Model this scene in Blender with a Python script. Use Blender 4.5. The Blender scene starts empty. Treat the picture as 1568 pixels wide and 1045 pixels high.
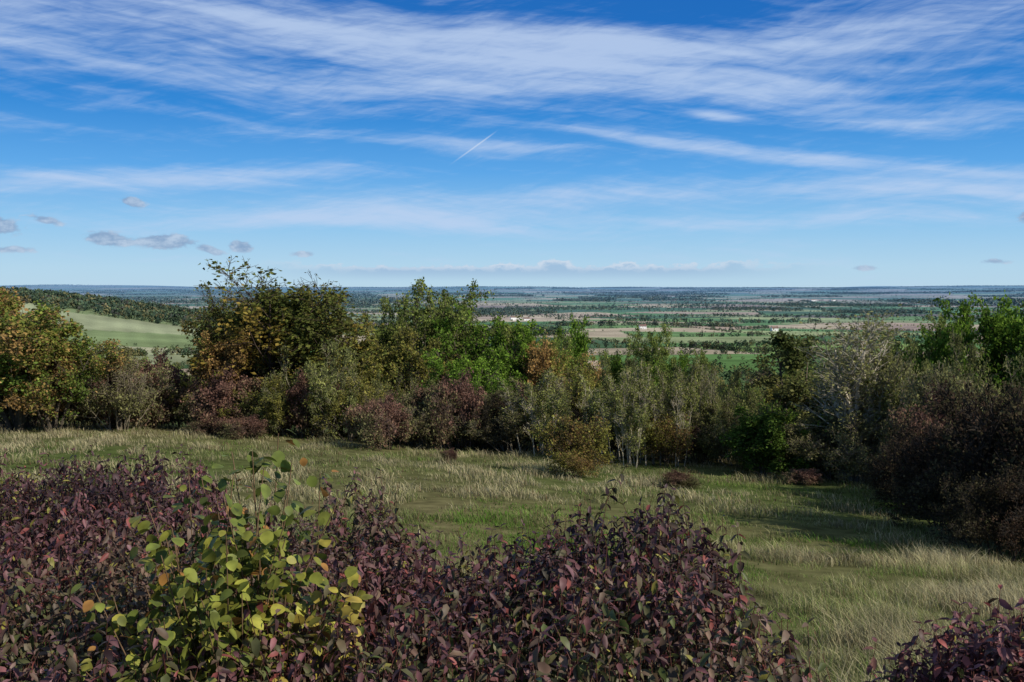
import bpy, math, random
import numpy as np
from mathutils import Vector
RS=np.random.RandomState
rng=RS(7); random.seed(7)
S=bpy.context.scene
S.view_settings.view_transform='Standard'; S.view_settings.look='None'; S.view_settings.exposure=0
F=1524.0; PITCH=3.08
def dep(py): return math.tan(math.radians(PITCH)+math.atan((py-522)/F))
def X(px,d): return (px-784)/F*d
def norm(a): return a/(np.linalg.norm(a,axis=-1,keepdims=True)+1e-9)
# ---------------------------------------------------------------- noise
_nc={}
def sn(x,y,z,freq,seed):
    k=seed
    if k not in _nc:
        r=RS(seed); _nc[k]=(norm(r.randn(7,3))*r.uniform(.6,1.7,(7,1)),r.uniform(0,6.28,7))
    D,ph=_nc[k]; o=0
    for i in range(7):
        o=o+np.sin((x*D[i,0]+y*D[i,1]+z*D[i,2])*freq+ph[i]+1.3*np.sin((x*D[i,1]-y*D[i,0])*freq*.6+ph[i]*2))
    return o/3.2
# ---------------------------------------------------------------- terrain
TY=np.array([-60,-30,0,5,9,12,20,30,40,50,60,80,100,200,300,500,700,1000,1500,2500,4000,8000,15000,20000,40000.])
TZ=np.array([0.5,0.2,-1.7,-2.5,-3.4,-4.0,-5.1,-6.15,-7.05,-7.8,-9.2,-13,-17,-29,-38,-48,-55,-65,-80,-95,-103,-108,-108,-108,-108.])
def sst(t): t=np.clip(t,0,1); return t*t*(3-2*t)
def H(x,y):
    x=np.asarray(x,float); y=np.asarray(y,float)
    z=np.interp(y,TY,TZ)
    z=z-0.05*np.clip(x,-60,60)*np.exp(-np.clip(y,0,None)/150.)
    z=z+70*sst((-x-250)/600)*np.exp(-((y-1550)/600)**2)
    z=z+0.10*sn(x,y,0*x,.35,11)*np.clip((y-2)/10,0,1)*np.exp(-y/400)
    z=z+4.5*sn(x,y,0*x,.006,12)*np.clip((y-150)/500,0,1)*np.exp(-y/9000)
    z=z+7*sn(x,y,0*x,.0011,19)*sst((y-2200)/1500)
    far=sst((y-14000)/15000)
    z=z+far*(122+38*sn(x,0*y,0*x,.00030,13)+18*sn(x,y*.2,0*x,.0010,14))
    z=z+sst((y-9000)/5000)*(24*np.clip(sn(x,y*.3,0*x,.0007,15),0,3))
    return z
# ---------------------------------------------------------------- mesh helper
def mesh_obj(name,V,faces,cols=None,mats=(),fmat=None,smooth=False,link=True):
    me=bpy.data.meshes.new(name)
    V=np.asarray(V,np.float32)
    me.vertices.add(len(V)); me.vertices.foreach_set('co',V.ravel())
    loops=np.concatenate([np.asarray(f,np.int32).ravel() for f in faces])
    tot=np.concatenate([np.full(len(f),f.shape[1],np.int32) for f in faces])
    st=np.concatenate([[0],np.cumsum(tot)[:-1]]).astype(np.int32)
    me.loops.add(len(loops)); me.loops.foreach_set('vertex_index',loops)
    me.polygons.add(len(tot)); me.polygons.foreach_set('loop_start',st)
    try: me.polygons.foreach_set('loop_total',tot)
    except Exception: pass
    for m in mats: me.materials.append(m)
    if fmat is not None: me.polygons.foreach_set('material_index',np.asarray(fmat,np.int32))
    me.polygons.foreach_set('use_smooth',np.full(len(tot),smooth))
    me.update(calc_edges=True)
    if cols is not None:
        c=np.ones((len(V),4),np.float32); c[:,:3]=cols
        a=me.color_attributes.new('Col','FLOAT_COLOR','POINT'); a.data.foreach_set('color',c.ravel())
    o=bpy.data.objects.new(name,me)
    if link: S.collection.objects.link(o)
    return o
# ---------------------------------------------------------------- materials
def newmat(name):
    m=bpy.data.materials.new(name); m.use_nodes=True; nt=m.node_tree; nt.nodes.clear(); return m,nt
def foliage_mat(name,trans=.3,rough=.55,spec=.25,nscale=3.,amt=.35,gain=1.):
    m,nt=newmat(name); N=nt.nodes; L=nt.links
    out=N.new('ShaderNodeOutputMaterial'); at=N.new('ShaderNodeAttribute'); at.attribute_name='Col'
    no=N.new('ShaderNodeTexNoise'); no.inputs['Scale'].default_value=nscale; no.inputs['Detail'].default_value=1
    tc=N.new('ShaderNodeNewGeometry'); L.new(tc.outputs['Position'],no.inputs['Vector'])
    mr=N.new('ShaderNodeMapRange'); mr.inputs[3].default_value=gain*(1-amt); mr.inputs[4].default_value=gain*(1+amt)
    mr.inputs[1].default_value=.3; mr.inputs[2].default_value=.7
    L.new(no.outputs['Fac'],mr.inputs[0])
    oi=N.new('ShaderNodeObjectInfo'); mr2=N.new('ShaderNodeMapRange'); mr2.inputs[3].default_value=.8; mr2.inputs[4].default_value=1.2
    L.new(oi.outputs['Random'],mr2.inputs[0])
    mm=N.new('ShaderNodeMath'); mm.operation='MULTIPLY'; L.new(mr.outputs[0],mm.inputs[0]); L.new(mr2.outputs[0],mm.inputs[1])
    vm=N.new('ShaderNodeVectorMath'); vm.operation='SCALE'; L.new(at.outputs['Color'],vm.inputs[0]); L.new(mm.outputs[0],vm.inputs['Scale'])
    if spec>0:
        p=N.new('ShaderNodeBsdfPrincipled'); p.inputs['Roughness'].default_value=rough; p.inputs['Specular IOR Level'].default_value=spec
        L.new(vm.outputs[0],p.inputs['Base Color'])
    else:
        p=N.new('ShaderNodeBsdfDiffuse'); L.new(vm.outputs[0],p.inputs['Color'])
    if trans>0:
        t=N.new('ShaderNodeBsdfTranslucent'); L.new(vm.outputs[0],t.inputs['Color'])
        mx=N.new('ShaderNodeMixShader'); mx.inputs[0].default_value=trans
        L.new(p.outputs[0],mx.inputs[1]); L.new(t.outputs[0],mx.inputs[2]); L.new(mx.outputs[0],out.inputs[0])
    else: L.new(p.outputs[0],out.inputs[0])
    return m
M_leaf=foliage_mat('leaf',.40,spec=0,gain=1.85); M_bark=foliage_mat('bark',0,.85,0,8,.3,gain=1.3)
M_near=foliage_mat('broad_leaf',.25,.5,.25,25,.3,gain=1.2)
M_grass=foliage_mat('grass_blade',.35,.6,0,.7,.35,gain=1.2)
M_far=foliage_mat('far_foliage',0,.9,.0,.01,.2,gain=1.05)
def ground_mat():
    m,nt=newmat('ground'); N=nt.nodes; L=nt.links
    out=N.new('ShaderNodeOutputMaterial'); at=N.new('ShaderNodeAttribute'); at.attribute_name='Col'
    g=N.new('ShaderNodeNewGeometry')
    prev=at.outputs['Color']
    for sc,a,lo,hi in ((2.,.35,.3,.7),(.012,.2,.35,.65)):
        no=N.new('ShaderNodeTexNoise'); no.inputs['Scale'].default_value=sc; no.inputs['Detail'].default_value=4
        L.new(g.outputs['Position'],no.inputs['Vector'])
        mr=N.new('ShaderNodeMapRange'); mr.inputs[1].default_value=lo; mr.inputs[2].default_value=hi
        mr.inputs[3].default_value=1-a; mr.inputs[4].default_value=1+a; L.new(no.outputs['Fac'],mr.inputs[0])
        vm=N.new('ShaderNodeVectorMath'); vm.operation='SCALE'; L.new(prev,vm.inputs[0]); L.new(mr.outputs[0],vm.inputs['Scale']); prev=vm.outputs[0]
    p=N.new('ShaderNodeBsdfDiffuse')
    L.new(prev,p.inputs['Color']); L.new(p.outputs[0],out.inputs[0]); return m
M_ground=ground_mat()
def plain(name,col,rough=.8):
    m,nt=newmat(name); N=nt.nodes; L=nt.links
    out=N.new('ShaderNodeOutputMaterial'); p=N.new('ShaderNodeBsdfPrincipled'); p.inputs['Roughness'].default_value=rough
    no=N.new('ShaderNodeTexNoise'); no.inputs['Scale'].default_value=.7; no.inputs['Detail'].default_value=4
    r=N.new('ShaderNodeValToRGB'); r.color_ramp.elements[0].color=(*[c*.8 for c in col],1); r.color_ramp.elements[1].color=(*[min(1,c*1.15) for c in col],1)
    L.new(no.outputs['Fac'],r.inputs[0]); L.new(r.outputs[0],p.inputs['Base Color']); L.new(p.outputs[0],out.inputs[0]); return m

# ---------------------------------------------------------------- fields (BSP partition)
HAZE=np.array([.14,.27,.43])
def haze(col,d,s=16000.):  # aerial haze painted into ground and tree vertex colours, stronger with distance
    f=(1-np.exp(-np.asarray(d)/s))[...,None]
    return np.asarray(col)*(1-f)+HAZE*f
PAL=np.array([[.09,.18,.045],[.14,.24,.06],[.06,.11,.035],[.43,.35,.23],[.36,.27,.19],[.27,.31,.13],[.29,.21,.16],[.14,.11,.08],[.07,.14,.04]])
PW=np.array([.19,.15,.12,.15,.10,.14,.05,.03,.07]); PW/=PW.sum()
leaves_poly=[]
br=RS(21)
def fieldcolor(c):
    x,y=c; px=784+x/y*F
    if y<600: return np.array([.07,.11,.035])
    if px<360 and y<1900: return np.array([[.27,.29,.15],[.19,.24,.09],[.32,.31,.18]][br.randint(3)])
    if 980<px<1330 and y<1500: return np.array([[.10,.19,.045],[.19,.28,.07],[.09,.17,.04]][br.randint(3)])
    return PAL[br.choice(len(PAL),p=PW)]*br.uniform(.85,1.15)
def split(poly,depth):
    c=poly.mean(0); d=max(300,c[1])
    ext=poly-c; cov=ext.T@ext; w,v=np.linalg.eigh(cov)
    longax=v[:,1]; le=np.ptp(ext@longax)
    tgt=210+.06*d
    if (le<tgt*1.5) or depth>26 or (abs(c[0])>.8*(c[1]+le)+le):
        idx=len(leaves_poly); leaves_poly.append(poly); return ('L',idx,fieldcolor(c))
    a=br.uniform(-.3,.3); n=np.array([longax[0]*math.cos(a)-longax[1]*math.sin(a),longax[0]*math.sin(a)+longax[1]*math.cos(a)])
    p0=c+longax*le*br.uniform(-.15,.15)
    s=(poly-p0)@n; A=[];B=[]
    for i in range(len(poly)):
        j=(i+1)%len(poly)
        (A if s[i]<=0 else B).append(poly[i])
        if (s[i]<0<s[j]) or (s[j]<0<s[i]):
            q=poly[i]+(poly[j]-poly[i])*s[i]/(s[i]-s[j]); A.append(q);B.append(q)
    if len(A)<3 or len(B)<3:
        idx=len(leaves_poly); leaves_poly.append(poly); return ('L',idx,fieldcolor(c))
    return ('N',p0,n,split(np.array(A),depth+1),split(np.array(B),depth+1))
TREE=split(np.array([[-30000,250],[30000,250],[30000,36000],[-30000,36000.]]),0)
def classify(node,P,idx,out):
    if len(idx)==0: return
    if node[0]=='L': out[idx]=node[2]; return
    s=(P[idx]-node[1])@node[2]
    classify(node[3],P,idx[s<=0],out); classify(node[4],P,idx[s>0],out)
ys=np.concatenate([np.arange(-30,60,1.0),60*np.power(38000/60,np.linspace(0,1,560))])
us=np.linspace(-1,1,601)
YY,UU=np.meshgrid(ys,us,indexing='ij'); XX=UU*(YY+45)*.78
ZZ=H(XX,YY)
P2=np.stack([XX.ravel(),YY.ravel()],1)
C=np.zeros((len(P2),3)); classify(TREE,P2,np.arange(len(P2)),C)
near=P2[:,1]<260
C[near]=[.075,.095,.035]
nm=sn(P2[:,0],P2[:,1],0*P2[:,0],.25,31)
m=(P2[:,1]<60); C[m]=np.array([.115,.12,.045])+np.clip(nm[m],-1,1)[:,None]*np.array([.035,.015,.015])
stp=1+.06*np.sin(P2[:,0]*.25+P2[:,1]*.1); C*=np.where(P2[:,1]>600,stp,1)[:,None]
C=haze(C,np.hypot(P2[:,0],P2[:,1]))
nr,ncl=YY.shape; I=np.arange(nr*ncl).reshape(nr,ncl)
fc=np.stack([I[:-1,:-1],I[:-1,1:],I[1:,1:],I[1:,:-1]],-1).reshape(-1,4)
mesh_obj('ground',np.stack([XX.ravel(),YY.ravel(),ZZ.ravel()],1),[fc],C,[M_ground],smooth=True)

# ---------------------------------------------------------------- distant trees
tx=[];ty=[];tr=[]
hr=RS(5)
for poly in leaves_poly:
    c=poly.mean(0)
    if abs(c[0])>.72*c[1]+300: continue
    px=784+c[0]/c[1]*F
    wood=hr.rand()<(.07 if c[1]<4000 else .19) and c[1]>1800
    for i in range(len(poly)):
        a=poly[i]; b=poly[(i+1)%len(poly)]; L=np.linalg.norm(b-a); d=max(300,(a[1]+b[1])/2)
        if hr.rand()>.52: continue
        sp=4.5 if d<2500 else 7.5 if d<5000 else 17 if d<10000 else 60
        dens=hr.choice([1.,.3,.8])
        n=int(L/sp*dens); t=hr.rand(n)
        p=a+(b-a)*t[:,None]+hr.randn(n,2)*1.5
        tx+=list(p[:,0]);ty+=list(p[:,1]); tr+=list(hr.uniform(1.1,2.4,n)*hr.choice([.8,1,1.6])*(1 if d<3500 else 1.3 if d<5000 else 2. if d<10000 else 3.))
    if wood:
        mn=poly.min(0);mx=poly.max(0); n=int(min(400,(mx-mn).prod()/250)); q=mn+(mx-mn)*hr.rand(n,2)
        q=c+(q-c)*.8
        tx+=list(q[:,0]);ty+=list(q[:,1]);tr+=list(hr.uniform(3.5,6,n)*(1 if d<6000 else 2.))
n=3400; q=np.stack([hr.uniform(-1150,-430,n),hr.uniform(1400,1850,n)],1)
keep=hr.rand(n)<sst((-q[:,0]-400)/150); q=q[keep]; tx+=list(q[:,0]);ty+=list(q[:,1]);tr+=list(hr.uniform(3.5,6,len(q)))
for (x0,x1,y0,y1,n) in ((-200,1500,3500,3700,450),(-1600,-300,2600,3200,700),(500,1300,1560,1620,190),(100,520,2300,2380,150),(900,2600,5400,6200,500),(-300,1300,4700,5200,500),(-2200,-500,5200,6400,600),(300,900,2850,2950,180)):
    tx+=list(hr.uniform(x0,x1,n));ty+=list(hr.uniform(y0,y1,n));tr+=list(hr.uniform(3.,6.,n)*(1 if y0<5000 else 1.3)*(.8 if y0<2000 else 1))
tx=np.array(tx);ty=np.array(ty);tr=np.array(tr)
k=(ty>600)&(np.abs(tx)<.75*ty+100); tx,ty,tr=tx[k],ty[k],tr[k]
n=1100; yy=60+np.sqrt(hr.rand(n))*500; xx=hr.uniform(-1,1,n)*(yy*.72+10)
yy=np.maximum(yy,72); tx=np.concatenate([tx,xx]);ty=np.concatenate([ty,yy]);tr=np.concatenate([tr,hr.uniform(1.8,3.0,n)])
def clump_trees(name,tx,ty,tr,seed):
    r=RS(seed); d=np.hypot(tx,ty); q=np.where(d<350,220,np.where(d<1200,60,np.where(d<2500,26,np.where(d<6000,11,6)))).astype(int)
    idx=np.repeat(np.arange(len(tx)),q); n=len(idx)
    z0=H(tx,ty); R=tr[idx]
    v=norm(r.randn(n,3))*np.power(r.rand(n),.35)[:,None]
    v[:,2]*=1.05; bump=1+.25*r.randn(len(tx))[idx]
    c=np.stack([tx[idx]+v[:,0]*R*1.15,ty[idx]+v[:,1]*R*1.15,z0[idx]+R*1.05*bump.clip(.7,1.4)+v[:,2]*R*1.15],1)
    s=R*np.where(d[idx]<350,.09,np.where(d[idx]<1200,.2,np.where(d[idx]<2500,.3,.42)))*r.uniform(.7,1.3,n)
    a=norm(r.randn(n,3)); b=norm(np.cross(a,r.randn(n,3)))
    V=np.stack([c-a*s[:,None],c+b*s[:,None],c+a*s[:,None],c-b*s[:,None]],1).reshape(-1,3)
    pal=np.array([[.045,.065,.022],[.065,.085,.025],[.035,.055,.02],[.11,.10,.03],[.14,.11,.035],[.06,.05,.03]])*1.05
    tc=pal[r.choice(6,len(tx),p=[.3,.25,.2,.12,.05,.08])]*r.uniform(.8,1.2,(len(tx),1))
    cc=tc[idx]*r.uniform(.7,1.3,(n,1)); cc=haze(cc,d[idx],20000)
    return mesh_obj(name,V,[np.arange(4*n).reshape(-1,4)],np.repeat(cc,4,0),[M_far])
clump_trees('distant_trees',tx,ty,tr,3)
print('distant trees',len(tx))

# ---------------------------------------------------------------- tree generator
def grow(r,P0,D,L,R,K,wob,up,end=.35):
    N=len(P0); pts=np.zeros((N,K,3)); pts[:,0]=P0; d=D.copy()
    for k in range(1,K):
        d=norm(d+wob*r.randn(N,3)+np.array([0,0,up])); pts[:,k]=pts[:,k-1]+d*(L/(K-1))[:,None]
    rad=R[:,None]*np.linspace(1,end,K)[None]
    return pts,rad
def kids(r,pts,rad,L,per,t0,ang,ratio,rr,outward=0):
    N,K,_=pts.shape; idx=np.repeat(np.arange(N),per); n=len(idx)
    t=r.uniform(t0,1,n)*(K-1); i=np.minimum(t.astype(int),K-2); f=(t-i)[:,None]
    a=pts[idx,i]; b=pts[idx,i+1]; P=a+(b-a)*f; d=norm(b-a)
    perp=norm(np.cross(d,r.randn(n,3))); A=np.radians(r.uniform(ang*.6,ang*1.3,n))[:,None]
    D=norm(d*np.cos(A)+perp*np.sin(A))
    LL=L[idx]*ratio*r.uniform(.55,1.25,n)*(1.15-.5*t/(K-1)); RR=rad[idx,i]*rr
    return P,D,LL,RR
def tubes(pts,rad,sides):
    N,K,_=pts.shape; d=norm(pts[:,-1]-pts[:,0]); ref=np.where(np.abs(d[:,2:3])>.8,np.array([[1.,0,0]]),np.array([[0,0,1.]]))
    u=norm(np.cross(d,ref)); v=np.cross(d,u); an=np.arange(sides)*2*math.pi/sides
    ring=np.cos(an)[None,:,None]*u[:,None]+np.sin(an)[None,:,None]*v[:,None]
    V=pts[:,:,None]+ring[:,None]*rad[:,:,None,None]
    I=np.arange(N*K*sides).reshape(N,K,sides); J=np.roll(I,-1,2)
    f=np.stack([I[:,:-1],J[:,:-1],J[:,1:],I[:,1:]],-1).reshape(-1,4)
    return V.reshape(-1,3),f
def palmix(r,P,pal,freq,seed,jit=.25):
    pal=np.array(pal); n=len(P)
    g=sn(P[:,0],P[:,1],P[:,2],freq,seed)*.5+.5+r.randn(n)*.22
    g=np.clip(g,0,.999)*(len(pal)-1); i=g.astype(int); f=(g-i)[:,None]
    c=pal[i]*(1-f)+pal[np.minimum(i+1,len(pal)-1)]*f
    return c*(1+jit*r.randn(n,1)).clip(.4,1.8)
def make_tree(name,seed,h=6.,stems=3,spread=25,l1=9,l2=7,l3=5,ang=45,leafn=10,leafs=.11,pal=None,bark=(.09,.075,.055),
              t0=.25,ratio=.5,up=.06,trunk_r=.09,clear=0,twr=.008,topbare=0,base_r=.25,twigup=.05,wob=.13):
    r=RS(seed); A=r.uniform(0,6.28,stems); T=np.radians(np.abs(r.normal(0,spread,stems)).clip(2,70))
    P0=np.stack([np.cos(A),np.sin(A),0*A],1)*base_r*r.rand(stems,1); P0[:,2]=-.25
    D=np.stack([np.cos(A)*np.sin(T),np.sin(A)*np.sin(T),np.cos(T)],1)
    L=h*r.uniform(.72,.95,stems)*.85; R=trunk_r*r.uniform(.6,1.,stems)
    out=[];tt=[]
    p,q=grow(r,P0,D,L,R,8,wob*.6,up,.25); out.append((p,q,5))
    P,D,LL,RR=kids(r,p,q,L,l1,t0,ang,ratio,.55); p1,q1=grow(r,P,D,LL,RR,5,wob,up); out.append((p1,q1,4))
    P,D,L2,RR=kids(r,p1,q1,LL,l2,.2,ang,.5,.55); p2,q2=grow(r,P,D,L2,np.maximum(RR,twr*1.3),4,wob*1.3,twigup); out.append((p2,q2,3))
    P,D,L3,RR=kids(r,p2,q2,L2,l3,.2,ang,.6,.6); p3,q3=grow(r,P,D,L3.clip(.15,1),np.maximum(RR*0+twr,twr),3,wob*1.3,twigup,.5); out.append((p3,q3,3))
    V=[];Fq=[];cols=[];off=0
    for p,q,s in out:
        v,f=tubes(p,q,s); V.append(v);Fq.append(f+off);off+=len(v)
        cols.append(np.array(bark)*(1+.25*sn(v[:,0],v[:,1],v[:,2],3,seed))[:,None]*(1 if s>3 else .85))
    nb=sum(len(f) for f in Fq)
    if leafn>0:
        n=len(p3)*leafn; idx=np.repeat(np.arange(len(p3)),leafn); t=r.rand(n)*1.999; i=t.astype(int); f=(t-i)[:,None]
        c=p3[idx,i]*(1-f)+p3[idx,i+1]*f+r.randn(n,3)*.08
        g=sn(c[:,0],c[:,1],c[:,2],2.2,seed+50); keep=(g+r.randn(n)*.5>-.6)
        ht=np.percentile(c[:,2],97)
        if topbare>0: keep&=(r.rand(n)>topbare*np.clip((c[:,2]/ht-.78)/.22,0,1))
        if clear>0: keep&=c[:,2]>clear
        c=c[keep]; n=len(c); s=(leafs*r.uniform(.6,1.25,n))[:,None]
        a=norm(r.randn(n,3)+np.array([0,0,-.3])); b=norm(np.cross(a,r.randn(n,3)+np.array([0,0,.8])))
        w=s*.38; bend=np.cross(a,b)*s*.12
        V.append(np.stack([c,c+a*s*.5+b*w+bend,c+a*s,c+a*s*.5-b*w+bend],1).reshape(-1,3))
        cols.append(np.repeat(palmix(r,c,pal,1.5,seed+90),4,0)); Fq.append(np.arange(4*n).reshape(-1,4)+off)
    V=np.concatenate(V);cols=np.concatenate(cols);Fa=np.concatenate(Fq)
    fm=np.zeros(len(Fa));fm[nb:]=1
    o=mesh_obj(name,V,[Fa],cols.clip(0,1),[M_bark,M_leaf],fm,link=False)
    o['h']=float(np.percentile(V[:,2],99.2)); o['w']=float(np.percentile(V[:,0],98)-np.percentile(V[:,0],2)); return o
PR={}
PR['ash']=make_tree('ash',1,h=7,stems=5,spread=14,l1=11,l2=7,l3=6,leafn=10,leafs=.13,pal=[[.065,.085,.02],[.09,.115,.028],[.12,.14,.035]])
PR['maple']=make_tree('maple',2,h=6,stems=4,spread=20,l1=12,l2=8,l3=6,leafn=10,leafs=.13,pal=[[.045,.075,.012],[.06,.105,.015],[.09,.145,.02]])
PR['hawthorn']=make_tree('hawthorn',3,h=7,stems=6,spread=17,l1=11,l2=7,l3=6,leafn=9,leafs=.12,pal=[[.06,.06,.018],[.07,.085,.022],[.10,.11,.025],[.15,.11,.025]],topbare=.8,bark=(.06,.045,.035),up=.12)
PR['yellow']=make_tree('yellow',4,h=5,stems=6,spread=26,l1=11,l2=7,l3=6,leafn=8,leafs=.12,pal=[[.08,.08,.02],[.12,.12,.03],[.17,.145,.035],[.10,.12,.03]])
PR['orange']=make_tree('orange',5,h=6,stems=6,spread=22,l1=11,l2=8,l3=6,leafn=10,leafs=.12,pal=[[.08,.12,.025],[.13,.14,.03],[.25,.15,.06],[.17,.11,.04]])
PR['purple']=make_tree('purple',6,h=2.2,stems=16,spread=32,l1=7,l2=5,l3=4,leafn=7,leafs=.085,pal=[[.08,.045,.035],[.11,.06,.045],[.12,.08,.05],[.09,.09,.04]],bark=(.11,.075,.06),t0=.3,ratio=.45,trunk_r=.02,twr=.007,base_r=.6)
PR['grey']=make_tree('grey',7,h=3.6,stems=14,spread=25,l1=9,l2=6,l3=4,leafn=4,leafs=.09,pal=[[.09,.09,.04],[.13,.13,.05],[.09,.075,.04]],bark=(.16,.135,.095),ratio=.42,trunk_r=.035,twr=.008,base_r=.6)
PR['olive']=make_tree('olive',8,h=4.5,stems=8,spread=25,l1=10,l2=7,l3=5,leafn=7,leafs=.11,pal=[[.07,.075,.028],[.10,.11,.038],[.125,.13,.042]],bark=(.17,.15,.10),trunk_r=.05,base_r=.5)
PR['aspen']=make_tree('aspen',9,h=5,stems=11,spread=7,l1=11,l2=6,l3=4,leafn=4,leafs=.09,ang=30,pal=[[.09,.10,.03],[.12,.13,.04],[.10,.08,.035]],bark=(.27,.24,.175),ratio=.24,trunk_r=.05,twr=.006,base_r=1.5,up=.12,wob=.07)
PR['pale']=make_tree('pale',10,h=6,stems=6,spread=11,l1=11,l2=6,l3=4,leafn=2,leafs=.08,ang=28,bark=(.28,.25,.19),ratio=.34,trunk_r=.075,twr=.006,up=.16,base_r=.3,pal=[[.11,.11,.045],[.10,.10,.04]])
PR['thicket']=make_tree('thicket',11,h=3,stems=26,spread=34,l1=9,l2=6,l3=5,leafn=3,leafs=.07,pal=[[.03,.028,.016],[.045,.04,.02],[.04,.026,.018]],bark=(.042,.035,.028),ratio=.42,trunk_r=.022,twr=.007,base_r=1.)
PR['darkgreen']=make_tree('darkgreen',12,h=3,stems=9,spread=34,l1=10,l2=7,l3=5,leafn=12,leafs=.10,pal=[[.03,.05,.01],[.05,.08,.015],[.085,.12,.02]],t0=.05,trunk_r=.04,base_r=.5)
PR['yew']=make_tree('yew',13,h=5,stems=3,spread=12,l1=18,l2=8,l3=6,leafn=11,leafs=.10,ang=65,pal=[[.03,.04,.012],[.05,.06,.018],[.085,.085,.03]],t0=.1,ratio=.35,up=.02)
PR['sapling']=make_tree('sapling',14,h=2.6,stems=6,spread=14,l1=9,l2=5,l3=4,leafn=5,leafs=.085,pal=[[.09,.09,.02],[.13,.13,.03],[.12,.07,.03]],bark=(.12,.09,.06),trunk_r=.018,twr=.005,t0=.2)
NAMES=dict(ash='ash_tree',maple='field_maple_tree',hawthorn='hawthorn_tree',yellow='hazel_tree',orange='autumn_maple_tree',purple='dogwood_shrub',grey='bare_blackthorn_shrub',
 olive='willow_shrub',aspen='aspen_tree',pale='bare_ash_tree',thicket='bramble_thicket',darkgreen='holly_bush',yew='yew_tree',sapling='hazel_sapling')
pr=RS(99)
def place(k,px,d,top,w):
    x=X(px,d); z0=float(H(x,d)); zt=-dep(top)*d; h=max(.5,zt-z0); o=PR[k]
    ob=bpy.data.objects.new(NAMES[k],o.data); S.collection.objects.link(ob)
    sz=h/o['h']; sx=w/F*d/o['w']
    ob.location=(x,d,z0); ob.scale=(sx,sx,sz); ob.rotation_euler=(0,0,pr.uniform(0,6.28))
    return ob
T=[ # kind, px, dist, top py, width px
('orange',20,46,450,180),('orange',-70,50,448,220),('orange',75,46,505,110),('ash',-180,52,450,220),('grey',180,48,535,100),('olive',140,55,535,70),
('hawthorn',430,52,422,205),('hawthorn',378,53,448,120),('orange',335,51,512,100),('yellow',318,50,585,80),
('ash',650,60,440,190),('ash',590,62,466,120),('maple',735,55,484,170),('yellow',560,53,505,140),('olive',490,48,530,130),('yellow',620,52,520,130),('ash',700,58,470,130),
('maple',700,50,545,130),('ash',800,55,505,130),('orange',838,54,525,75),('maple',873,62,498,90),('yellow',520,55,530,110),
('ash',1010,60,505,90),('olive',960,48,555,110),('yellow',900,50,570,100),('aspen',850,44,575,130),('olive',1060,50,565,110),
('aspen',950,42,575,120),('aspen',1010,41,560,110),('aspen',1060,42,560,100),('olive',1110,43,575,100),('aspen',980,40,600,100),('olive',1120,47,568,100),
('darkgreen',1175,38,628,150),('yew',1230,44,518,125),('olive',1160,44,600,100),('pale',1325,37,486,120),('pale',1290,39,530,80),('aspen',1370,37,545,120),('grey',1385,36,560,90),
('maple',1530,44,474,190),('maple',1470,44,480,140),('ash',1420,46,492,110),('maple',1610,42,472,230),('olive',1450,38,520,140),('olive',1540,35,555,160),('grey',1400,36,600,140),('grey',1450,33,570,120),
('thicket',1430,28,680,170),('thicket',1500,24,650,250),('thicket',1590,22,600,320),('thicket',1385,31,700,90),('purple',1450,31,620,140),('purple',1530,27,640,120),('thicket',1700,21,560,360),('thicket',1560,19.5,720,200),
('grey',1250,38,640,110),('grey',1290,37,645,100),('grey',1330,36,650,90),
('purple',590,44,612,80),('grey',665,46,595,100),('grey',720,47,605,100),('thicket',760,46,605,90),('grey',640,47,605,90),
('sapling',893,35,640,85),('sapling',880,34,690,65),('sapling',1020,40,640,70),('olive',440,48,570,110),('yellow',410,48,580,100),
('hawthorn',740,56,530,120),('olive',815,46,590,80),('thicket',830,47,620,80),('grey',780,45,625,90),
]
for t in T: place(*t)
kinds=['purple','grey','thicket','olive','purple','yellow']
for px in range(-160,360,34):
    place('purple' if pr.rand()<.85 else 'thicket',px+pr.uniform(-10,10),50+pr.uniform(-2,3),pr.uniform(550,600),pr.uniform(80,110))
for px in range(330,860,34):
    dd=50-(px-330)/530*5+pr.uniform(-1,3)
    place(kinds[pr.randint(6)],px,dd,pr.uniform(575,615),pr.uniform(70,100))
for px in range(860,1380,30):
    dd=43-(px-860)/520*6+pr.uniform(0,3)
    place(['grey','olive','purple','grey','thicket'][pr.randint(5)],px,dd,pr.uniform(610,655),pr.uniform(60,100))
for px in range(-200,1800,42):
    if 100<px<320: tp=pr.uniform(545,565)
    elif 1060<px<1200: tp=pr.uniform(575,595)
    else: tp=pr.uniform(535,565)
    place(['ash','yellow','maple','olive','ash'][pr.randint(5)],px,58+pr.uniform(0,8)-(6 if px>1000 else 0),tp,pr.uniform(80,110))
for px,d,top_,w in ((330,47,640,60),(380,46,640,60),(345,48,632,70),(690,38,706,22),(1040,33,742,50),(1240,35,720,50)):
    place('purple',px,d,top_,w)

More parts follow.
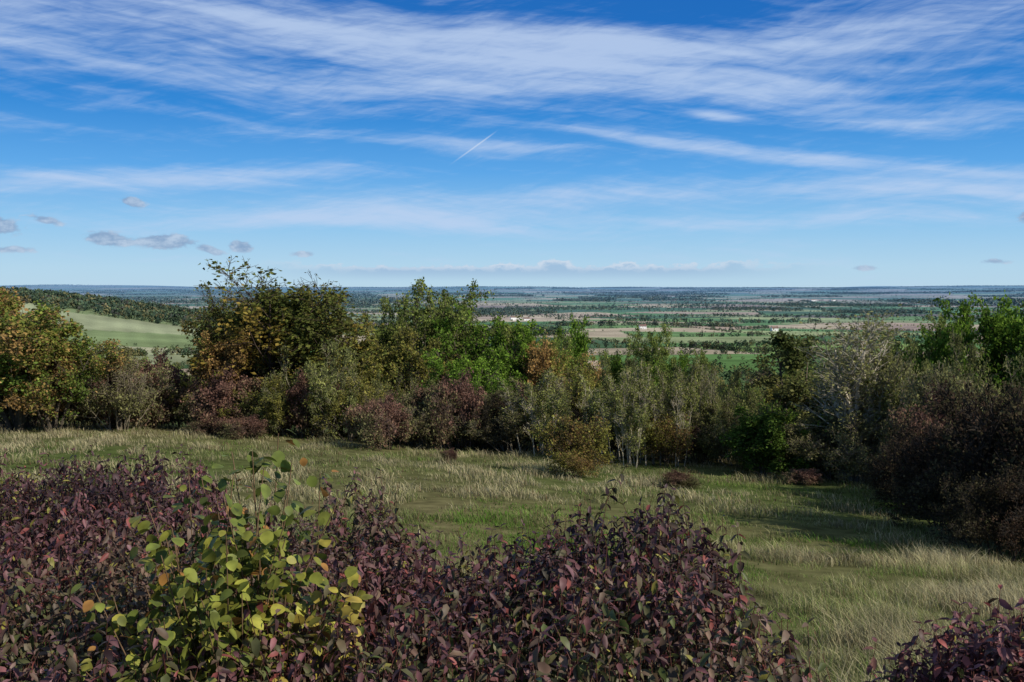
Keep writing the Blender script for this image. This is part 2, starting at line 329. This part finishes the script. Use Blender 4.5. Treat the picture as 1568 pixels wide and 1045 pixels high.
# ---------------------------------------------------------------- templates baking
def bake(tv,tf,P,Xa,Ya,Za,sc,cols):
    V=P[:,None]+sc[:,None,None]*(tv[None,:,0:1]*Xa[:,None]+tv[None,:,1:2]*Ya[:,None]+tv[None,:,2:3]*Za[:,None])
    n=len(P);m=len(tv); off=(np.arange(n)*m)[:,None,None]
    return V.reshape(-1,3),[ (f[None]+off).reshape(-1,f.shape[1]) for f in tf],np.repeat(cols,m,0)
def leaf_t(w,fold,curl):
    tv=np.array([[0,0,0],[.3,0,-.01-curl*.05],[.68,0,-curl*.35],[1,0,-curl],[.28,w*.9,fold*w],[.66,w*.78,fold*w-curl*.35],[.28,-w*.9,fold*w],[.66,-w*.78,fold*w-curl*.35]])
    q=np.array([[1,2,5,4],[1,6,7,2]]); t=np.array([[0,1,4],[2,3,5],[0,6,1],[2,7,3]]); return tv,[q,t]
def leaf_round(w,fold,curl):
    xs=[0,.12,.35,.62,.85,1]; ws=[0,.6,1,.92,.55,0]; tv=[]
    for x,ww in zip(xs,ws):
        if ww==0: tv.append([x,0,-curl*x*x])
        else: tv+=[[x,0,-curl*x*x],[x,ww*w,fold*ww*w-curl*x*x+.02],[x,-ww*w,fold*ww*w-curl*x*x-.01]]
    q=[];
    for i in range(3):
        a=1+3*i;b=a+3; q+=[[a,b,b+1,a+1],[a,a+2,b+2,b]]
    t=[[0,1,2],[0,3,1],[10,13,11],[10,12,13]]
    return np.array(tv),[np.array(q),np.array(t)]
# ---------------------------------------------------------------- foreground dogwood hedge
def back(x): return 5.3+1.0*sst((-x-.4)/.5)+1.7*sst((-x-1.7)/.8)
MND=[(.72,4.6,.25,.33),(-.3,4.9,-.16,.35),(.28,5.0,.07,.16),(-.9,6.0,.10,.3),(-2.8,7.7,.16,.5),(-3.3,6.0,.05,.6),(.45,3.7,.10,.3),(-.35,4.2,-.12,.3),(-2.2,5.0,.08,.4),(-1.1,3.7,-.12,.4),(-.45,3.2,.06,.25),(.05,3.3,-.10,.2)]
def top(x,y):
    z=-1.28-.045*(y-4)+.07*sn(x,y,0*x,2.2,41)+.065*sn(x,y,0*x,6,42)
    for a,b,h,s in MND: z=z+h*np.exp(-((x-a)**2+(y-b)**2)/s**2)
    edge=np.clip((x-.75)/.6,0,1.2); z=z-.9*edge**1.6
    e2=np.clip((y-back(x)+.5)/.6,0,1.5); z=z-.5*e2**2
    return z
def build_dogwood(name,x,y,tz,r,per=11,Ls=(.35,.6),lean=.26,lsize=(.034,.064),pal=None,stemc=(.10,.04,.03),green=.7):
    n=len(x); L=r.uniform(*Ls,n); tip=np.stack([x,y,tz],1)
    a=r.uniform(0,6.28,n); ln=np.abs(r.randn(n))*lean
    D=norm(np.stack([np.cos(a)*ln,np.sin(a)*ln,np.ones(n)],1)); base=tip-D*L[:,None]
    K=4; bend=norm(r.randn(n,3))*.03
    tt=np.linspace(0,1,K); pts=base[:,None]+D[:,None]*(L[:,None]*tt[None])[:,:,None]+bend[:,None]*np.sin(tt*3.14)[None,:,None]
    rad=np.full((n,K),.0026)*np.linspace(1,.5,K)
    sv,sf=tubes(pts,rad,3); scol=np.tile(np.array(stemc),(len(sv),1))
    idx=np.repeat(np.arange(n),per*2); j=np.tile(np.repeat(np.arange(per),2),n); side=np.tile(np.array([0,1]),n*per)
    t=1-(j/per)**1.15*.98; P=base[idx]+D[idx]*(L[idx]*t)[:,None]+bend[idx]*np.sin(t*3.14)[:,None]
    az=a[idx]+j*1.57+side*3.14+r.randn(len(idx))*.35
    el=np.where(j==0,.55,-.2-.6*r.rand(len(idx)))+r.randn(len(idx))*.35
    Xa=np.stack([np.cos(az)*np.cos(el),np.sin(az)*np.cos(el),np.sin(el)],1)
    Ya=norm(np.cross(np.array([[0,0,1.]]),Xa)+r.randn(len(idx),3)*.35); Za=norm(np.cross(Xa,Ya)); Ya=np.cross(Za,Xa)
    sc=r.uniform(*lsize,len(idx))*np.where(j==0,.65,1)
    cols=palmix(r,P,pal,1.8,seed_c,.35)
    patch=sn(x,y,0*x,1.6,63)[idx]
    g=np.clip((1-t)*.9-.05+.4*patch+r.randn(len(idx))*.3,0,1)[:,None]*(r.rand(len(idx),1)<green)
    cols=cols*(1-g)+np.array([.085,.11,.03])*g
    red=(r.rand(len(idx))<.04); cols[red]=np.array([.24,.07,.06])
    yl=(r.rand(len(idx))<.03); cols[yl]=np.array([.24,.22,.05])
    keep=r.rand(len(idx))<np.where(r.rand(n)<.18,.45,.97)[idx]
    idx,P,Xa,Ya,Za,sc,cols=[q_[keep] for q_ in (idx,P,Xa,Ya,Za,sc,cols)]
    vs=[];fq=[];ft=[];cs=[];off=0
    parts=[(sv,[sf],scol)]
    var=r.randint(0,3,len(idx))
    for v,(w,fo,cu) in enumerate(((.23,.35,.25),(.26,.15,.4),(.21,.5,.12))):
        mk=var==v; tv,tf=leaf_t(w,fo,cu); parts.append(bake(tv,tf,P[mk],Xa[mk],Ya[mk],Za[mk],sc[mk],cols[mk]))
    for V,fs,c in parts:
        vs.append(V);cs.append(c)
        for f in fs: (fq if f.shape[1]==4 else ft).append(f+off)
        off+=len(V)
    return mesh_obj(name,np.concatenate(vs),[np.concatenate(fq),np.concatenate(ft)],np.concatenate(cs).clip(0,1),[M_near],smooth=True)
DP=[[.05,.028,.03],[.09,.042,.048],[.145,.06,.062],[.12,.06,.065],[.12,.08,.055]]
seed_c=61
r=RS(100); n=5400
x=r.uniform(-5.2,1.45,n); y=2.1+r.rand(n)**.9*(back(x)-2.1)
k=(np.abs(x)<.62*y+.9); x,y=x[k],y[k]
h_=r.randn(len(x))*.065; build_dogwood('dogwood_hedge',x,y,top(x,y)+h_+(r.rand(len(x))<.08)*.13,r,pal=DP)
seed_c=62; r=RS(101); n=520
x=1.78+r.randn(n)*.32; y=3.35+r.randn(n)*.3; z=-1.17-.6*np.clip(np.hypot((x-1.85)/.5,(y-3.35)/.6),0,2)**2*.5+r.randn(n)*.08
build_dogwood('dogwood_bush',x,y,z,r,pal=[[.09,.04,.045],[.14,.055,.055],[.12,.08,.05]],lsize=(.04,.065))
seed_c=64; r=RS(103)
for cx,cy,sx_,hh_,n in ((-1.95,12.8,.55,.75,150),(-.6,8.6,.5,.55,130),(.3,8.8,.45,.6,120),(-4.4,11.5,.6,.8,150),(2.3,13.5,.6,.6,120),(1.5,9.5,.35,.45,80)):
    x=cx+r.randn(n)*sx_*.5; y=cy+r.randn(n)*sx_*.5; q=np.hypot(x-cx,y-cy)/sx_
    z=H(x,y)+hh_*(1.05-.5*q.clip(0,1.6)**2)+r.randn(n)*.07
    build_dogwood('dogwood_bush',x,y,z,r,pal=DP,lsize=(.045,.075),per=8)
# ---------------------------------------------------------------- hazel sapling foreground
r=RS(55); ns=84
A=r.uniform(0,6.28,ns); base=np.stack([-1.0+.12*np.cos(A),3.6+.1*np.sin(A),np.full(ns,-2.1)],1)
tgt=np.stack([-1.0+np.clip(r.randn(ns)*.22,-.46,.46),3.40+r.uniform(-.35,.3,ns),np.full(ns,0.)],1)
tgt[:,2]=-.72-.80*np.abs(tgt[:,0]+.95)**1.2+r.uniform(-.40,.04,ns)
tgt[:14]=[[-.85,3.6,-.53],[-1.02,3.6,-.60],[-1.18,3.6,-.66],[-.78,3.5,-.62],[-.62,3.5,-.76],[-.92,3.5,-.58],[-1.3,3.5,-.76],[-1.1,3.5,-.68],[-.7,3.6,-.68],[-.88,3.5,-.64],[-.95,3.6,-.70],[-1.05,3.5,-.72],[-.82,3.6,-.72],[-.97,3.45,-.62]]
K=6;tt=np.linspace(0,1,K); pts=base[:,None]+(tgt-base)[:,None]*tt[None,:,None]+(norm(r.randn(ns,3))*.05)[:,None]*np.sin(tt*3.14)[None,:,None]
sv,sf=tubes(pts,np.full((ns,K),.005)*np.linspace(1,.35,K),4)
per=26; idx=np.repeat(np.arange(ns),per); t=(1-r.rand(len(idx))**1.2*.5)*(K-1.001); i=t.astype(int); f=(t-i)[:,None]
P=pts[idx,i]*(1-f)+pts[idx,i+1]*f
az=r.uniform(0,6.28,len(idx)); rr_=r.uniform(.01,.08,len(idx)); P=P+np.stack([np.cos(az)*rr_,np.sin(az)*rr_,r.randn(len(idx))*.02],1)
el=-.45+r.randn(len(idx))*.45
Xa=np.stack([np.cos(az)*np.cos(el),np.sin(az)*np.cos(el),np.sin(el)],1); Ya=norm(np.cross([[0,0,1.]],Xa)+r.randn(len(idx),3)*.4); Za=norm(np.cross(Xa,Ya));Ya=np.cross(Za,Xa)
tv,tf=leaf_round(.40,.12,.22)
cols=palmix(r,P,[[.08,.10,.02],[.14,.15,.025],[.19,.175,.03],[.24,.18,.035]],4,71,.28)
cols[r.rand(len(cols))<.07]=[.22,.11,.03]
V,fs,c=bake(tv,tf,P,Xa,Ya,Za,r.uniform(.03,.062,len(idx)),cols); fs=[f_+len(sv) for f_ in fs]
mesh_obj('hazel_plant',np.concatenate([sv,V]),[np.concatenate([sf,fs[0]]),fs[1]],np.concatenate([np.tile([.14,.09,.05],(len(sv),1)),c]).clip(0,1),[M_near],smooth=True)
# ---------------------------------------------------------------- grass
def grass(name,n,y0,y1,hmin,hmax,w,seed,pw=1.0):
    r=RS(seed); y=y0+(y1-y0)*r.rand(n)**pw; x=r.uniform(-1,1,n)*(y*.6+2)
    tuft=sn(x,y,0*x,3.6,seed)+.9*sn(x,y,0*x,1.6,83)
    k=(tuft+r.randn(n)*.4>-.5)&~((y<back(x)-.3)&(x<1.0)); x,y,tuft=x[k],y[k],tuft[k]; n=len(x)
    z=H(x,y)-.02
    lush=np.exp(-((x-4.6)**2/5+(y-11.5)**2/5))+.8*np.exp(-((x+14)**2/14+(y-34)**2/12))+.8*np.exp(-((x-1.)**2/5+(y-17)**2/5))+.7*np.exp(-((x-8.5)**2/8+(y-21)**2/10))
    patch=sn(x,y*.8,0*x,.5,84)+.9*sn(x,y,0*x,1.5,85)+.3*sn(x,y,0*x,.12,86)+1.1*lush
    hh=r.uniform(hmin,hmax,n)*(1+.7*tuft.clip(-1.2,1.4))*np.where(patch>.5,.65,1)
    a=r.uniform(0,6.28,n); ln=np.abs(r.randn(n))*.45+.1
    D=np.stack([np.cos(a)*ln-.1,np.sin(a)*ln,np.ones(n)],1); P=np.stack([x,y,z],1); b=a+1.57+r.randn(n)*.5
    W=np.stack([np.cos(b),np.sin(b),0*b],1)*(w*r.uniform(.6,1.4,n))[:,None]
    mid=P+D*(hh*.55)[:,None]*np.array([.6,.6,1]); tip=P+D*hh[:,None]*np.array([1.3,1.3,.92])
    V=np.stack([P-W,P+W,mid+W*.7,mid-W*.7,tip],1).reshape(-1,3)
    o=(np.arange(n)*5)[:,None]
    straw=np.array([.38,.335,.195]); green=np.array([.095,.19,.026]); olive=np.array([.20,.215,.08])
    g=np.clip(.31+.42*patch-.16*tuft+r.randn(n)*.24,0,1)[:,None]
    c=np.where(g>.5,olive+(green-olive)*(g-.5)*2,straw+(olive-straw)*g*2)*(1+.2*r.randn(n,1)).clip(.5,1.6)
    brn=r.rand(n)<.06; c[brn]=[.16,.10,.06]
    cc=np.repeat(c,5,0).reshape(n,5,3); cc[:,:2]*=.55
    return mesh_obj(name,V,[np.array([[0,1,2,3]])+o,np.array([[3,2,4]])+o],cc.reshape(-1,3).clip(0,1),[M_grass])
grass('meadow_grass',210000,5.5,22,.08,.25,.0042,81,.8)
grass('meadow_grass',210000,18,62,.08,.23,.010,82,.85)

# ---------------------------------------------------------------- farmhouses
MW=plain('white_render',(.8,.8,.77)); MR=plain('tiled_roof',(.16,.10,.08)); MG=plain('window_glass',(.03,.035,.04),.2); MB=plain('brick',(.3,.16,.11))
def box(name,cx,cy,cz,sx,sy,sz,mat,parent):
    V=np.array([[i,j,k] for i in(-.5,.5) for j in(-.5,.5) for k in(-.5,.5)])*[sx,sy,sz]+[cx,cy,cz]
    f=np.array([[0,1,3,2],[4,6,7,5],[0,4,5,1],[2,3,7,6],[0,2,6,4],[1,5,7,3]]); o=mesh_obj(name,V,[f],None,[mat]); o.parent=parent; return o
def house(name,px,d,L=16,W=8,Hh=5.5,rot=.2,wall=MW):
    x=X(px,d); e=bpy.data.objects.new(name,None); S.collection.objects.link(e)
    V=np.array([[-L/2,-W/2,-1],[L/2,-W/2,-1],[L/2,W/2,-1],[-L/2,W/2,-1],[-L/2,-W/2,Hh],[L/2,-W/2,Hh],[L/2,W/2,Hh],[-L/2,W/2,Hh],[-L/2,0,Hh+3.4],[L/2,0,Hh+3.4]])
    w=mesh_obj('walls',V,[np.array([[0,1,5,4],[2,3,7,6]]),np.array([[1,2,6,9,5],[3,0,4,8,7]])],None,[wall]); w.parent=e
    o=.5; V=np.array([[-L/2-o,-W/2-o,Hh-.3],[L/2+o,-W/2-o,Hh-.3],[L/2+o,0,Hh+3.65],[-L/2-o,0,Hh+3.65],[-L/2-o,W/2+o,Hh-.3],[L/2+o,W/2+o,Hh-.3]])
    rf=mesh_obj('roof',V,[np.array([[0,1,2,3],[3,2,5,4]])],None,[MR]); rf.parent=e
    for i,fx in enumerate((-.36,-.12,.12,.36)):
        for k,zz in enumerate((1.3,4)): box('window_%d_%d'%(i,k),fx*L,-W/2-.02,zz,1.2,.1,1.2,MG,e)
    box('door',0,-W/2-.02,1,1.1,.12,2.1,MR,e)
    box('chimney',L/2-1,0,Hh+3.6,1,1,2.4,MB,e)
    e.location=(x,d,float(H(x,d))+.6); e.rotation_euler=(0,0,rot)
for a in (('white_farmhouse',790,3100,34,12,9),('white_farmhouse',984,2100,15,8),('white_cottage',1186,2050,14,8),('white_cottage',806,3080,18,9),('white_cottage',1245,7800,45,20,12),('white_cottage',1275,7900,40,20,12),('white_cottage',235,6800,40,20,10),('white_cottage',1500,6500,40,16,10)):
    house(*a)
# ---------------------------------------------------------------- world
w=bpy.data.worlds.new('World'); S.world=w; w.use_nodes=True; nt=w.node_tree; N=nt.nodes; L=nt.links; N.clear()
try: w.cycles.sampling_method='NONE'
except Exception as e: print(e)
SUN_AZ=math.radians(122); SUN_EL=math.radians(34)
out=N.new('ShaderNodeOutputWorld'); bg=N.new('ShaderNodeBackground'); L.new(bg.outputs[0],out.inputs[0]); bg.inputs[1].default_value=.1
sky=N.new('ShaderNodeTexSky'); sky.sky_type='NISHITA'; sky.sun_disc=False; sky.sun_elevation=SUN_EL; sky.sun_rotation=SUN_AZ; sky.altitude=150; sky.air_density=1.0; sky.dust_density=.6; sky.ozone_density=1.5
tc=N.new('ShaderNodeTexCoord'); sp=N.new('ShaderNodeSeparateXYZ'); L.new(tc.outputs['Generated'],sp.inputs[0])
def M(op,a,b=None,c=None,clamp=False):
    n=N.new('ShaderNodeMath'); n.operation=op; n.use_clamp=clamp
    for i,v in enumerate((a,b,c)):
        if v is None: continue
        if isinstance(v,(int,float)): n.inputs[i].default_value=v
        else: L.new(v,n.inputs[i])
    return n.outputs[0]
az=M('ARCTAN2',sp.outputs[0],sp.outputs[1]); el=M('ARCSINE',sp.outputs[2])
def comb(x,y,z=0.):
    n=N.new('ShaderNodeCombineXYZ')
    for i,v in enumerate((x,y,z)):
        if isinstance(v,(int,float)): n.inputs[i].default_value=v
        else: L.new(v,n.inputs[i])
    return n.outputs[0]
def noise(vec,scale,detail=5,rough=.55,dist=0.):
    n=N.new('ShaderNodeTexNoise'); n.inputs['Scale'].default_value=scale; n.inputs['Detail'].default_value=detail; n.inputs['Roughness'].default_value=rough; n.inputs['Distortion'].default_value=dist
    L.new(vec,n.inputs['Vector']); return n.outputs['Fac']
def ramp(v,a,b,c=0.,d=1.):
    n=N.new('ShaderNodeMapRange'); n.interpolation_type='SMOOTHSTEP'
    n.inputs[1].default_value=a;n.inputs[2].default_value=b;n.inputs[3].default_value=c;n.inputs[4].default_value=d; L.new(v,n.inputs[0]); return n.outputs[0]
def blob(px,py,wx,wy,tilt=0.,amp=1.,ee=None):
    a=(px-784)/F; e=(440-py)/F
    da=M('SUBTRACT',az,a); de=M('SUBTRACT',M('SUBTRACT',ee or el,e),M('MULTIPLY',da,tilt))
    u=M('MULTIPLY',da,F/wx); v=M('MULTIPLY',de,F/wy)
    q=M('MULTIPLY_ADD',u,u,M('MULTIPLY',v,v))
    return M('MULTIPLY',M('EXPONENT',M('MULTIPLY',q,-1.)),amp)
warp=noise(comb(M('MULTIPLY',az,2.5),M('MULTIPLY',el,5.),3.),1.,2)
elw=M('ADD',el,M('MULTIPLY',M('SUBTRACT',warp,.5),.06))
elt=M('ADD',elw,M('MULTIPLY',az,.10))
s1=noise(comb(M('MULTIPLY',az,3.),M('MULTIPLY',elt,28.),1.),1.,6,.6)
s2=noise(comb(M('MULTIPLY',az,7.),M('MULTIPLY',elt,80.),5.),1.,4,.6,.3)
s3=noise(comb(M('MULTIPLY',az,20.),M('MULTIPLY',M('ADD',elw,M('MULTIPLY',az,-.16)),120.),9.),1.,4,.65,.5)
tex=M('ADD',M('MULTIPLY',s1,.46),M('ADD',M('MULTIPLY',s2,.3),M('MULTIPLY',s3,.24)))
B=[(130,95,330,65,.02,.75),(600,80,340,55,-.12,.8),(900,90,300,45,-.12,.95),(1280,90,280,46,.05,.8),
(620,145,360,22,0,.7),(230,285,360,17,.06,1.05),(1150,240,380,13,-.10,1.0),(1350,295,320,22,-.05,.85),(880,305,280,16,0,.8),(560,340,260,20,.03,1.1),(1430,200,200,20,-.05,.7),(1090,184,40,8,-.1,.9),(1200,150,300,22,0,.5),(800,232,160,8,-.08,.7),(1200,345,400,16,0,.65),(150,350,300,16,0,.6),(350,215,350,14,0,.3)]
acc=None
for b in B:
    v=blob(*b,ee=elw); acc=v if acc is None else M('ADD',acc,v)
field=M('ADD',M('MINIMUM',acc,1.1),M('MULTIPLY',ramp(el,.3,.5),.5))
cir=M('MULTIPLY',ramp(M('ADD',M('MULTIPLY',field,.24),tex),.50,.85),.80,clamp=True)
nc=noise(comb(M('MULTIPLY',az,60.),M('MULTIPLY',el,110.),2.),1.,5,.62)
CU=[(45,354,44,13,-.12,1.9),(8,328,26,11,-.2,1.7),(195,371,28,11,-.1,1.7),(275,374,38,12,0,1.7),(380,380,18,9,-.1,1.7),(232,319,18,8,-.2,1.5),(338,386,22,7,-.3,1.2),(120,347,24,7,-.2,1.2),(1545,338,36,12,.15,4.),(75,388,40,6,0,1.),(470,390,25,5,0,1.),(1470,404,26,5,0,1.),(1300,412,30,5,0,.9)]
cu=None
for b in CU:
    v=blob(*b); cu=v if cu is None else M('ADD',cu,v)
cum=ramp(M('ADD',cu,M('MULTIPLY',M('SUBTRACT',nc,.5),2.2)),.45,.95)
cum=M('MULTIPLY',cum,ramp(cu,.1,.4))
nb2=noise(comb(M('MULTIPLY',az,34.),M('MULTIPLY',el,60.),7.),1.,6,.62)
topb=M('ADD',(440-404)/F,M('MULTIPLY',M('SUBTRACT',nb2,.5),.034))
azb=M('MULTIPLY',ramp(az,-.28,-.12),ramp(az,.34,.14))
bank=M('MULTIPLY',M('MULTIPLY',ramp(M('SUBTRACT',topb,el),-.001,.003),ramp(el,.004,.018)),azb)
bankw=M('MULTIPLY',M('MULTIPLY',ramp(M('SUBTRACT',topb,el),.008,.0),bank),ramp(nb2,.3,.55))
def mix(f,a,b):
    n=N.new('ShaderNodeMix'); n.data_type='RGBA'
    if isinstance(f,float): n.inputs[0].default_value=f
    else: L.new(f,n.inputs[0])
    for i,v in ((6,a),(7,b)):
        if isinstance(v,tuple): n.inputs[i].default_value=(*v,1)
        else: L.new(v,n.inputs[i])
    return n.outputs[2]
K_=10.
skc=sky.outputs[0]
cr=N.new('ShaderNodeValToRGB'); E=cr.color_ramp.elements
stops=[(0.,(.48,.68,.83)),(.05,(.44,.67,.85)),(.16,(.27,.56,.86)),(.30,(.10,.38,.81)),(.45,(.022,.24,.68)),(.65,(.008,.15,.53)),(1.,(.008,.11,.44))]
E[0].position=0;E[0].color=(*stops[0][1],1);E[1].position=1;E[1].color=(*stops[-1][1],1)
for p_,c_ in stops[1:-1]:
    q_=E.new(p_); q_.color=(*c_,1)
L.new(M('MULTIPLY',el,1/.38,clamp=True),cr.inputs[0])
gv=N.new('ShaderNodeVectorMath'); gv.operation='SCALE'; gv.inputs['Scale'].default_value=K_; L.new(cr.outputs[0],gv.inputs[0])
c1=mix(ramp(el,.33,.7,.95,.0),skc,gv.outputs[0])
c2=mix(cir,c1,(.52*K_,.65*K_,.87*K_))
c3=mix(M('MULTIPLY',bank,.65),c2,(.31*K_,.46*K_,.67*K_)); c3=mix(M('MULTIPLY',bankw,.8),c3,(.74*K_,.80*K_,.88*K_))
sh=ramp(nc,.35,.7)
c4=mix(M('MULTIPLY',cum,.8),c3,mix(sh,(.22*K_,.33*K_,.52*K_),(.50*K_,.60*K_,.75*K_)))
a0,e0,a1,e1=(686-784)/F,(440-258)/F,(764-784)/F,(440-203)/F
ux,uy=a1-a0,e1-e0; LL=math.hypot(ux,uy); ux/=LL;uy/=LL
da=M('SUBTRACT',az,a0); de=M('SUBTRACT',el,e0)
al=M('ADD',M('MULTIPLY',da,ux),M('MULTIPLY',de,uy)); pe=M('ABSOLUTE',M('SUBTRACT',M('MULTIPLY',da,uy),M('MULTIPLY',de,ux)))
ct=M('MULTIPLY',M('MULTIPLY',ramp(pe,.0012,.0),ramp(al,0.,LL*.5)),ramp(al,LL*1.02,LL*.7))
c5=mix(M('MULTIPLY',ct,.45),c4,(.75*K_,.82*K_,.92*K_))
L.new(c5,bg.inputs[0])
# ---------------------------------------------------------------- sun, camera
sd=bpy.data.lights.new('sun','SUN'); sd.energy=5.0; sd.angle=math.radians(.5); sd.color=(1,.93,.82)
so=bpy.data.objects.new('sun',sd); S.collection.objects.link(so)
ts=Vector((math.sin(SUN_AZ)*math.cos(SUN_EL),math.cos(SUN_AZ)*math.cos(SUN_EL),math.sin(SUN_EL)))
so.rotation_euler=ts.to_track_quat('Z','Y').to_euler()
cd=bpy.data.cameras.new('camera'); cd.lens=35; cd.sensor_width=36; cd.clip_start=.05; cd.clip_end=120000
co=bpy.data.objects.new('camera',cd); S.collection.objects.link(co); co.location=(0,0,0); co.rotation_euler=(math.radians(90-PITCH),0,0)
S.camera=co
